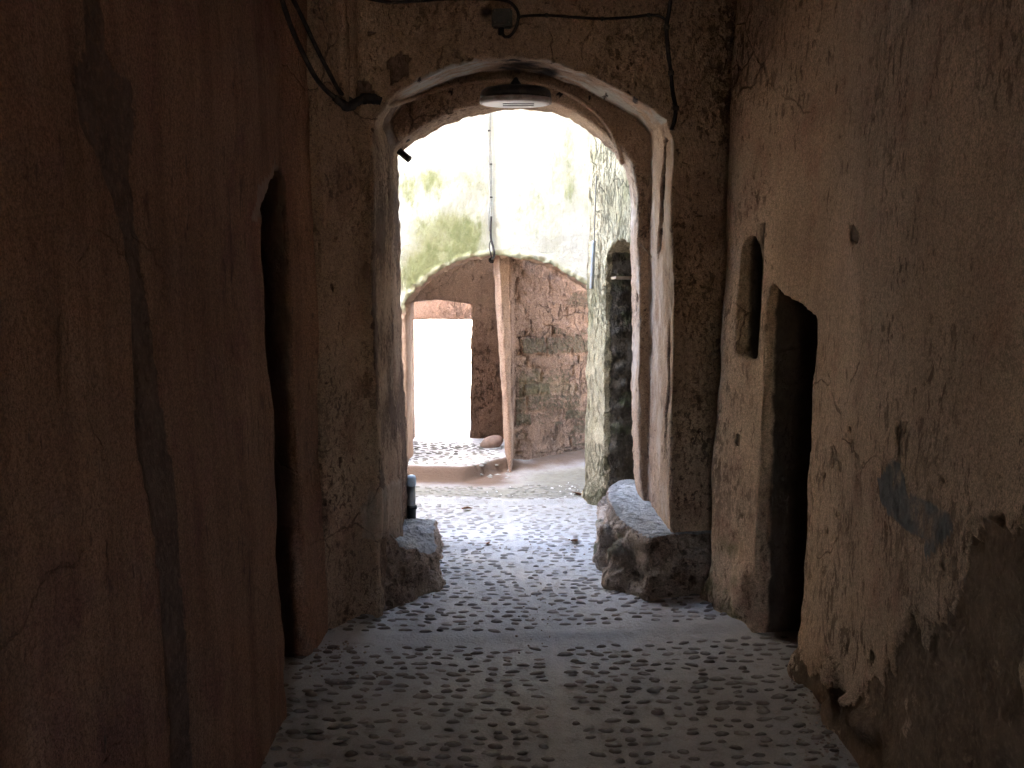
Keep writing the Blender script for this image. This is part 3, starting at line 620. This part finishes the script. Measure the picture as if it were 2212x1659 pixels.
attr(me, 'peel', bared * (0.3 + 0.35 * tone) * (1 - joint)); attr(me, 'moss', np.clip((co[:, 0] > 0.06) * (0.55 * sstep(-0.1, 0.5, fbm(co, 0.4, 4, 555)) * sstep(1.5, 0.9, co[:, 2])), 0, 1))
attr(me, 'joint', 0.75 * bared * joint * sstep(-0.2, 0.35, fbm(co, 0.25, 3, 556)))
div = tag(link('rubble_wall', me, M['red']), 'red rendered rubble wall with showing stones, right under the far arch', 'wall')
me = solid([prism([(-0.05, 8.22), (-0.025, 8.08), (-0.002, 8.06), (0.012, 8.18)], 0.0, 2.1, [(-0.18, 8.30), (-0.17, 8.13), (-0.12, 8.08), (-0.03, 8.22)])], [], 0.012)
co, no, dd = rough(me, 561, 0.014); setco(me, co + no * dd[:, None])
link('pillar_edge', me, M['pier'], div)
tag(link('alcove_wall', boxm(-1.2, -0.985, 8.25, 9.35, -0.2, 2.3), M['red'], sm=False), 'red earth wall left of the glaring doorway under the far arch', 'wall')
M['shade_roof'] = simple('earth roof', (0.30, 0.20, 0.14), 0.95, 0.3, 8, bump=0.02)
tag(link('added_shade_roof', boxm(-1.6, 1.5, 9.12, 9.6, 2.3, 2.45), M['shade_roof'], sm=False), kind='structure')  # unseen slab added over the alcove to cut its sky light
tag(link('outer_wall', boxm(-5, 3, 14.0, 14.4, -0.2, 3.2), M['out'], sm=False), 'sun bleached wall far outside the glaring doorway', 'wall')

# ------------------------------------------------------------------ masonry bench at the right foot of the arch
tp = [atZ(x, y, 0.34)[:2] for x, y in [(1312, 1052), (1330, 1040), (1362, 1034), (1460, 1034), (1560, 1150), (1450, 1152), (1400, 1160), (1350, 1130), (1330, 1108), (1316, 1080)]]
tp[3] = (0.95, 6.2); tp[4] = (1.15, 4.85)
bt = [atZ(x, y, 0.0)[:2] for x, y in [(1302, 1120), (1320, 1085), (1362, 1060), (1460, 1060), (1560, 1150), (1440, 1300), (1370, 1290), (1312, 1262), (1286, 1216), (1284, 1160)]]
bt[3] = (0.98, 6.2); bt[4] = (1.2, 4.75)
bt2 = [(0.74 + (x - 0.74) * 0.88, 5.4 + (y - 5.4) * 0.9) for x, y in bt]
adds = [loft([(x, y, -0.1) for x, y in bt], [(x, y, 0.15) for x, y in bt2]), loft([(0.74 + (x - 0.74) * 1.1, 5.4 + (y - 5.4) * 1.06, 0.0) for x, y in tp], [(x, y, 0.34) for x, y in tp])]
adds += [ellm((0.66, 5.0, 0.1), (0.17, 0.13, 0.15), 14, 0.4), ellm((0.86, 4.88, 0.06), (0.2, 0.12, 0.13), 14, -0.2), ellm((0.98, 4.84, 0.12), (0.16, 0.1, 0.15), 14, 0.5),
         ellm((0.78, 4.96, 0.24), (0.16, 0.1, 0.07), 14, 0.1), ellm((1.05, 4.8, 0.05), (0.09, 0.12, 0.09), 14, 0.1), ellm((0.57, 5.3, 0.1), (0.07, 0.16, 0.16), 14, 0.1)]
me = solid([joinm(adds)], [], 0.011)
co, no = arrays(me)
topm = sstep(0.55, 0.8, no[:, 2]) * sstep(0.30, 0.33, co[:, 2])
d = (1 - topm) * (0.075 * fbm(co, 0.19, 4, 601, (1.6, 1.6, 0.7)) + 0.022 * fbm(co, 0.05, 4, 602, (1.5, 1.5, .7))) + topm * 0.004 * fbm(co, 0.2, 2, 603)
setco(me, co + no * d[:, None])
attr(me, 'slab', np.clip(topm * 0.95 + 0.35 * sstep(0.3, 0.8, no[:, 2]) * (1 - topm), 0, 1)); attr(me, 'moss', np.clip(0.7 * sstep(0.0, 0.5, fbm(co, 0.2, 4, 610)) * (co[:, 0] < 0.66), 0, 1) * (1 - topm))
tag(link('stone_bench', me, M['rubble']), 'rubble bench with smooth grey slab top at the right foot of the arch', 'bench')

# ------------------------------------------------------------------ rubble heap at the left foot
fb = [(-.63, 4.47), (-.545, 4.57), (-.455, 4.72), (-.375, 4.83), (-.36, 4.98), (-.395, 5.2), (-.45, 5.9), (-.9, 5.9), (-.9, 4.42)]
ft = [(-.73, 4.58, .56), (-.67, 4.68, .42), (-.55, 4.80, .27), (-.44, 4.93, .20), (-.42, 5.02, .19), (-.46, 5.22, .16), (-.50, 5.9, .15), (-.9, 5.9, .15), (-.9, 4.6, .46)]
adds = [loft([(x, y, -0.1) for x, y in fb], ft), ellm((-0.52, 5.2, 0.15), (0.05, 0.06, 0.045), 10, 0.3), ellm((-0.55, 5.0, 0.21), (0.045, 0.05, 0.04), 10, 0.7), ellm((-0.43, 4.99, 0.19), (0.03, 0.03, 0.025), 10),
        ellm((-0.58, 5.45, 0.13), (0.1, 0.14, 0.09), 12, 0.3)]
me = solid([joinm(adds)], [], 0.011)
co, no = arrays(me)
d = 0.045 * fbm(co, 0.16, 4, 651) + 0.02 * fbm(co, 0.05, 4, 652) + 0.008 * fbm(co, 0.025, 2, 653)
setco(me, co + no * d[:, None])
attr(me, 'slab', np.clip(0.8 * sstep(0.35, 0.8, no[:, 2] + 0.25 * fbm(co, 0.05, 3, 655)), 0, 1)); attr(me, 'moss', 0 * d)
tag(link('rubble_footing', me, M['rubble']), 'dusty broken mortar footing at the left foot of the arch', 'rubble')

# ------------------------------------------------------------------ raycasting onto what stands
def bvh(objs):
    V = []; F = []; n = 0
    for o in objs:
        me = o.data; v = np.empty(len(me.vertices) * 3); me.vertices.foreach_get('co', v); v = v.reshape(-1, 3)
        V += [tuple(q) for q in v]; F += [tuple(i + n for i in p.vertices) for p in me.polygons]; n += len(v)
    return BVHTree.FromPolygons(V, F)
T_near = bvh([arch, right, left]); T_far = bvh([far, side]); T_floor = bvh([floor])
def on(x, y, tree, off=0.006, maxd=20):
    d = Vector(ray(x, y)).normalized(); h = tree.ray_cast(Vector(CAM), d, maxd)
    if h[0] is None: return None
    p = h[0] - d * off * 1.2; n = h[1] if h[1].dot(d) < 0 else -h[1]
    return np.array(h[0] + n * off)
def cast(pts, tree, off):
    r = [on(x, y, tree, off) for x, y in pts]; return [q for q in r if q is not None]

def cable(name, pts, rad, label, tree=None, mat='cable', off=None, cat='cable', group=None, n=6, clips=()):
    me = tube(cast(pts, tree or T_near, off if off is not None else rad * 0.8), rad, 8, n, 0.06)
    o = tag(link(name, me, M[mat]), label, cat, group)
    for x, y in clips:
        p = on(x, y, T_near, rad * 0.8)
        if p is None: continue
        bm = bmesh.new(); bmesh.ops.create_cube(bm, size=1); bmesh.ops.scale(bm, vec=(rad * 2.9, rad * 2.6, rad * 2.9), verts=bm.verts)
        bmesh.ops.bevel(bm, geom=bm.edges[:], offset=rad * 0.5, segments=2, affect='EDGES'); bmesh.ops.translate(bm, vec=Vector(p), verts=bm.verts)
        m_ = bpy.data.meshes.new('clip'); bm.to_mesh(m_); bm.free(); link('clip', m_, M['box'], o)
    return o

# junction box on the wall above the arch
p = on(1083, 44, T_near, 0.02)
jb = empty('junction_box', p); tag(jb, 'small dark square electric box above the crown of the arch', 'electric box')
bm = bmesh.new(); bmesh.ops.create_cube(bm, size=1); bmesh.ops.scale(bm, vec=(0.10, 0.055, 0.085), verts=bm.verts)
bmesh.ops.bevel(bm, geom=bm.edges[:], offset=0.008, segments=2, affect='EDGES'); m_ = bpy.data.meshes.new('b'); bm.to_mesh(m_); bm.free()
o = link('case', m_, M['box'], jb, sm=False)
bm = bmesh.new(); bmesh.ops.create_cube(bm, size=1); bmesh.ops.scale(bm, vec=(0.088, 0.012, 0.073), verts=bm.verts)
bmesh.ops.bevel(bm, geom=bm.edges[:], offset=0.004, segments=2, affect='EDGES'); m_ = bpy.data.meshes.new('b'); bm.to_mesh(m_); bm.free()
o = link('lid', m_, M['box'], jb, sm=False); o.location = (0, -0.033, 0)
for dx, dzz in ((-0.034, 0.027), (0.034, 0.027), (-0.034, -0.027), (0.034, -0.027)):
    o = link('screw', lathe([(0.0045, 0), (0.0045, 0.003), (0.002, 0.0045)], 10), M['wire'], jb); o.rotation_euler = (math.pi / 2, 0, 0); o.location = (dx, -0.039, dzz)
o = link('gland', lathe([(0.014, 0), (0.014, 0.03), (0.009, 0.035)], 14), M['cable'], jb); o.location = (-0.005, 0, -0.075)
cable('looped_cable', [(770, -8), (835, 5), (900, 3), (970, -2), (1050, -2), (1085, 1), (1106, 10), (1119, 32), (1113, 62), (1101, 78), (1090, 80), (1083, 70)], 0.0075, 'black cable along the top looping round into the junction box')
cable('crossing_cable', [(1117, 44), (1128, 36), (1180, 34), (1240, 38), (1300, 41), (1360, 38), (1400, 33), (1425, 36), (1440, 46)], 0.0065, 'thin brown cable running level from the box to the upright cable', clips=[(1180, 34), (1300, 41), (1400, 33)])
cable('upright_cable', [(1449, -10), (1443, 30), (1438, 60), (1442, 110), (1448, 160), (1452, 200), (1458, 235), (1455, 262), (1450, 280)], 0.0105, 'thick black cable hanging down right of the arch', clips=[(1438, 60), (1448, 160), (1458, 235)])
cable('slanting_cable', [(603, -8), (622, 50), (648, 110), (680, 170), (712, 205), (748, 222)], 0.011, 'leftmost thick cable sagging to the dark bundle', group=None)
cable('sloping_cable', [(626, -8), (650, 40), (685, 110), (712, 165), (735, 200), (760, 218)], 0.010, 'second thick cable sagging to the dark bundle, nearer the arch')
bund = cast([(716, 212), (745, 224), (775, 222), (806, 218), (822, 221)], T_near, 0.02)
cb = tag(link('cable_bundle', tube(bund, [0.016, 0.022, 0.019, 0.024, 0.026, 0.02], 12, 6, 0.12), M['cable']), 'taped black bundle of cables at the left spring of the arch', 'cable')
cable('arch_cable', [(818, 226), (845, 224), (880, 213), (920, 201), (965, 189), (1015, 179), (1065, 174), (1110, 172), (1150, 176), (1190, 186), (1230, 204), (1268, 228), (1300, 257), (1325, 290), (1340, 325), (1345, 350)],
      0.014, 'brown cable bent along the curve of the arch above the lamp', mat='arch', off=0.008)

# lamp
lp = atY(1114, 213, 5.33)
lamp = empty('ceiling_lamp', lp); lamp.rotation_euler = (R(5), 0, 0); tag(lamp, 'flat round black and white lamp hanging under the arch crown', 'lamp')
link('shade', lathe([(0.199, 0.0), (0.199, 0.022), (0.192, 0.040), (0.172, 0.053), (0.13, 0.062), (0.07, 0.067), (0.03, 0.068)], 48), M['lampblack'], lamp)
link('rim', lathe([(0.19, -0.030), (0.2, -0.028), (0.203, -0.02), (0.203, -0.002), (0.19, -0.0005)], 48), M['lamprim'], lamp)
pl = link('diffuser', lathe([(0.02, -0.0325), (0.17, -0.0325), (0.1895, -0.0315), (0.189, -0.02)], 48), M['lampwhite'], lamp)
for yy in (-0.052, 0.04):
    bm = bmesh.new(); bmesh.ops.create_cube(bm, size=1); bmesh.ops.scale(bm, vec=(0.175, 0.012, 0.006), verts=bm.verts)
    m_ = bpy.data.meshes.new('b'); bm.to_mesh(m_); bm.free(); o = link('slot', m_, M['lampblack'], lamp, sm=False); o.location = (0.015, yy, -0.033)
link('mount', lathe([(0.04, 0.064), (0.038, 0.072), (0.016, 0.10), (0.012, 0.108), (0.006, 0.115)], 20), M['lampblack'], lamp)

link('bracket', tube([(0, 0, 0.10), (0, 0.13, 0.10), (0, 0.27, 0.10)], 0.011, 10, 2), M['lampblack'], lamp)
# stub of rod at the left spring of the inner arch
a = atY(852, 318, 5.85); b = atY(884, 344, 5.80)
tag(link('iron_stub', tube([a, (a + b) / 2, b], 0.021, 12, 3), M['rod']), 'short dark rod sticking out of the left spring of the arch', 'rod')

# wire down the crease of the white wall
wire = empty('hanging_wire', on(1060, 400, T_far, 0.02)); wl = np.array(wire.location)
tag(wire, 'thin grey double wire clipped down the middle of the white wall', 'wire')
def rel(me):
    me.transform(Matrix.Translation(-Vector(wl))); return me
link('strand', rel(tube(cast([(1055, 215), (1056, 280), (1057, 340), (1058, 420), (1055, 470), (1056, 500)], T_far, 0.02), 0.0045, 6)), M['wire'], wire)
link('strand', rel(tube(cast([(1059, 215), (1060, 300), (1061, 380), (1061, 440), (1060, 480)], T_far, 0.02), 0.0045, 6)), M['wire'], wire)
link('thick_end', rel(tube(cast([(1061, 468), (1060, 490), (1061, 515), (1066, 535), (1068, 548), (1060, 556)], T_far, 0.025), 0.010, 8)), M['cable'], wire)
link('loop', rel(tube(cast([(1061, 518), (1057, 528), (1058, 540), (1060, 552), (1059, 562)], T_far, 0.025), 0.005, 6)), M['cable'], wire)
for qx, qy in ((1056, 283), (1060, 355), (1061, 427)):
    p = on(qx, qy, T_far, 0.02); bm = bmesh.new(); bmesh.ops.create_cube(bm, size=1); bmesh.ops.scale(bm, vec=(0.024, 0.014, 0.014), verts=bm.verts)
    bmesh.ops.bevel(bm, geom=bm.edges[:], offset=0.003, segments=1, affect='EDGES'); m_ = bpy.data.meshes.new('b'); bm.to_mesh(m_); bm.free()
    o = link('clip', m_, M['cable'], wire, sm=False); o.location = Vector(p - wl)
kn = on(1059, 556, T_far, 0.03)
link('knot', rel(ellm(kn, (0.03, 0.022, 0.028), 12)), M['cable'], wire)

# grey pipe down the corner of the mossy wall
pp = [atY(x, y, 6.99) for x, y in [(1288, 380), (1286, 440), (1284, 500), (1282, 545)]]
pr = empty('drain_pipe', atY(1282, 545, 6.99)); tag(pr, 'slim grey pipe down the corner between white and mossy walls', 'pipe')
wl = np.array(pr.location)
link('lead', rel(tube(pp, 0.005, 6)), M['wire'], pr)
link('pipe', rel(tube([atY(x, y, 6.99) for x, y in [(1283, 520), (1281, 560), (1279, 600), (1278, 624)]], 0.015, 12)), M['pipe'], pr)

# pipe stub on the rubble heap
b = atY(889, 1125, 5.9); t = atY(889, 1026, 5.9)
st = empty('standpipe', b); tag(st, 'grey plastic pipe with pale blue cap behind the rubble heap', 'pipe'); hh = t[2] - b[2]
link('pipe', lathe([(0.028, 0.0), (0.028, hh - 0.03)], 24), M['pipe'], st)
link('collar', lathe([(0.030, 0.0), (0.030, 0.075), (0.037, 0.08), (0.037, 0.10), (0.03, 0.105)], 24), M['collar'], st)
link('cap', lathe([(0.0295, hh - 0.07), (0.0315, hh - 0.067), (0.0315, hh - 0.02), (0.026, hh - 0.005), (0.012, hh)], 24), M['capblue'], st)

# boulder by the far pillar
p = atZ(1062, 972, 0.12)
me = ellm((0, 0, 0), (0.115, 0.085, 0.07), 32); me.transform(Matrix.Rotation(R(-22), 4, 'Y'))
co, no = arrays(me); setco(me, co + no * (0.008 * fbm(co, 0.1, 3, 700))[:, None])
bo = link('boulder', me, M['stoneball']); bo.location = (p[0], p[1], 0.12 + 0.068); tag(bo, 'smooth round brown boulder beside the far pillar', 'boulder')

# litter
def leaf(x, y, s, rot, label, mat='leaf'):
    v = []; f = []; n = 7
    for i in range(n):
        t = i / (n - 1); wd = 0.45 * math.sin(math.pi * min(1, t * 0.93 + 0.05)) ** 0.8
        for k, sx in enumerate((-1, -0.5, 0, 0.5, 1)):
            v.append(((t - 0.5) * 1.0, sx * wd * (1 + 0.2 * math.sin(7 * t + k)), 0.32 * abs(sx) ** 1.5 * wd + 0.25 * (t - 0.5) ** 2 + 0.05 * math.sin(5 * t + 2 * k)))
    for i in range(n - 1):
        for k in range(4): f.append((i * 5 + k, i * 5 + k + 1, (i + 1) * 5 + k + 1, (i + 1) * 5 + k))
    me = mesh_of([(a * s, b * s, c * s) for a, b, c in v], f)
    p = on(x, y, T_floor, 0.012); o = link('dry_leaf', me, M[mat]); o.location = p; o.rotation_euler = (random.uniform(-.3, .3), random.uniform(-.3, .3), rot)
    sol = o.modifiers.new('t', 'SOLIDIFY'); sol.thickness = 0.0015
    return tag(o, label, 'leaf', 'dry leaves on the courtyard floor')
leaf(1009, 1103, 0.085, 0.4, 'dry curled leaf in the middle of the courtyard floor')
leaf(933, 1136, 0.085, 2.0, 'dry brown leaf close to the standpipe')
leaf(1239, 1173, 0.075, 1.0, 'reddish dry leaf in front of the bench')
leaf(1245, 1070, 0.08, 2.6, 'dry leaf among white scraps by the mossy wall')
leaf(1054, 1178, 0.045, 1.3, 'tiny dark leaf near the floor gutter')
def scatter(cells, mat, rmin, rmax):
    ms = []
    for x, y, dx, dy, n in cells:
        for _ in range(n):
            p = on(x + random.gauss(0, dx), y + random.gauss(0, dy), T_floor, 0.003)
            if p is None: continue
            r = random.uniform(rmin, rmax); ms.append(ellm(p, (r * random.uniform(.7, 1.6), r * random.uniform(.7, 1.3), r * random.uniform(.4, .9)), 6, random.random() * 3))
    return joinm(ms)
tag(link('litter', scatter([(1225, 1060, 16, 8, 16), (1060, 1072, 60, 8, 6), (1180, 1065, 40, 10, 6)], M['scrap'], 0.003, 0.010), M['scrap'], sm=False), 'scatter of tiny white scraps on the courtyard floor', 'litter', kind='stuff')
M['grit'] = simple('grit', (0.30, 0.24, 0.20), 0.9, 0.4, 40)
tag(link('gravel', scatter([(750, 1445, 60, 22, 40), (1158, 1330, 22, 50, 45), (1100, 1185, 160, 10, 60), (1590, 1290, 25, 22, 60), (1740, 1500, 25, 50, 90), (930, 1270, 14, 8, 40), (1430, 1285, 60, 6, 30), (720, 1400, 25, 8, 40), (1790, 1600, 25, 40, 60)], None, 0.002, 0.007), M['grit'], sm=False),
    'fine gravel and crumbs along the floor edges', 'gravel', kind='stuff')
# strip of snapped cane stuck on the right inner jamb
tag(link('splinter', tube([atY(1384, 527, 5.52), atY(1396, 541, 5.5), atY(1408, 556, 5.5)], [0.003, 0.006, 0.004], 6), M['wood']), 'pale splinter sticking out beside the right jamb', 'splinter')

# ------------------------------------------------------------------ light
SUN_EL, SUN_AZ = R(60), R(200)          # sun stands high behind the viewer; the unseen upper wall, raised for this, keeps it off the courtyard
w = bpy.data.worlds.new('World'); S.world = w; w.use_nodes = True; nt = w.node_tree
bg = nt.nodes['Background']; sky = nt.nodes.new('ShaderNodeTexSky'); sky.sky_type = 'NISHITA'; sky.sun_disc = False
sky.sun_elevation = SUN_EL; sky.sun_rotation = SUN_AZ; sky.air_density = 1.0; sky.dust_density = 2.0; sky.ozone_density = 0.6
hs = nt.nodes.new('ShaderNodeHueSaturation'); hs.inputs['Saturation'].default_value = 0.9
nt.links.new(sky.outputs[0], hs.inputs['Color']); nt.links.new(hs.outputs[0], bg.inputs[0]); bg.inputs[1].default_value = 0.15
sd = bpy.data.lights.new('sun', 'SUN'); so = bpy.data.objects.new('sun', sd); COL.objects.link(so)
sd.energy = 4.0; sd.angle = R(0.53); sd.color = (1.0, 0.94, 0.84)
dirn = Vector((math.sin(SUN_AZ) * math.cos(SUN_EL), math.cos(SUN_AZ) * math.cos(SUN_EL), math.sin(SUN_EL)))
so.rotation_euler = dirn.to_track_quat('Z', 'Y').to_euler()

S.view_settings.view_transform = 'Standard'; S.view_settings.look = 'None'; S.view_settings.gamma = 1.0
S.view_settings.use_curve_mapping = False
S.view_settings.exposure = 5.65
cy = S.cycles
cy.max_bounces = 16; cy.diffuse_bounces = 12; cy.glossy_bounces = 4; cy.caustics_reflective = False; cy.caustics_refractive = False
cy.use_denoising = True; cy.sample_clamp_indirect = 0.0
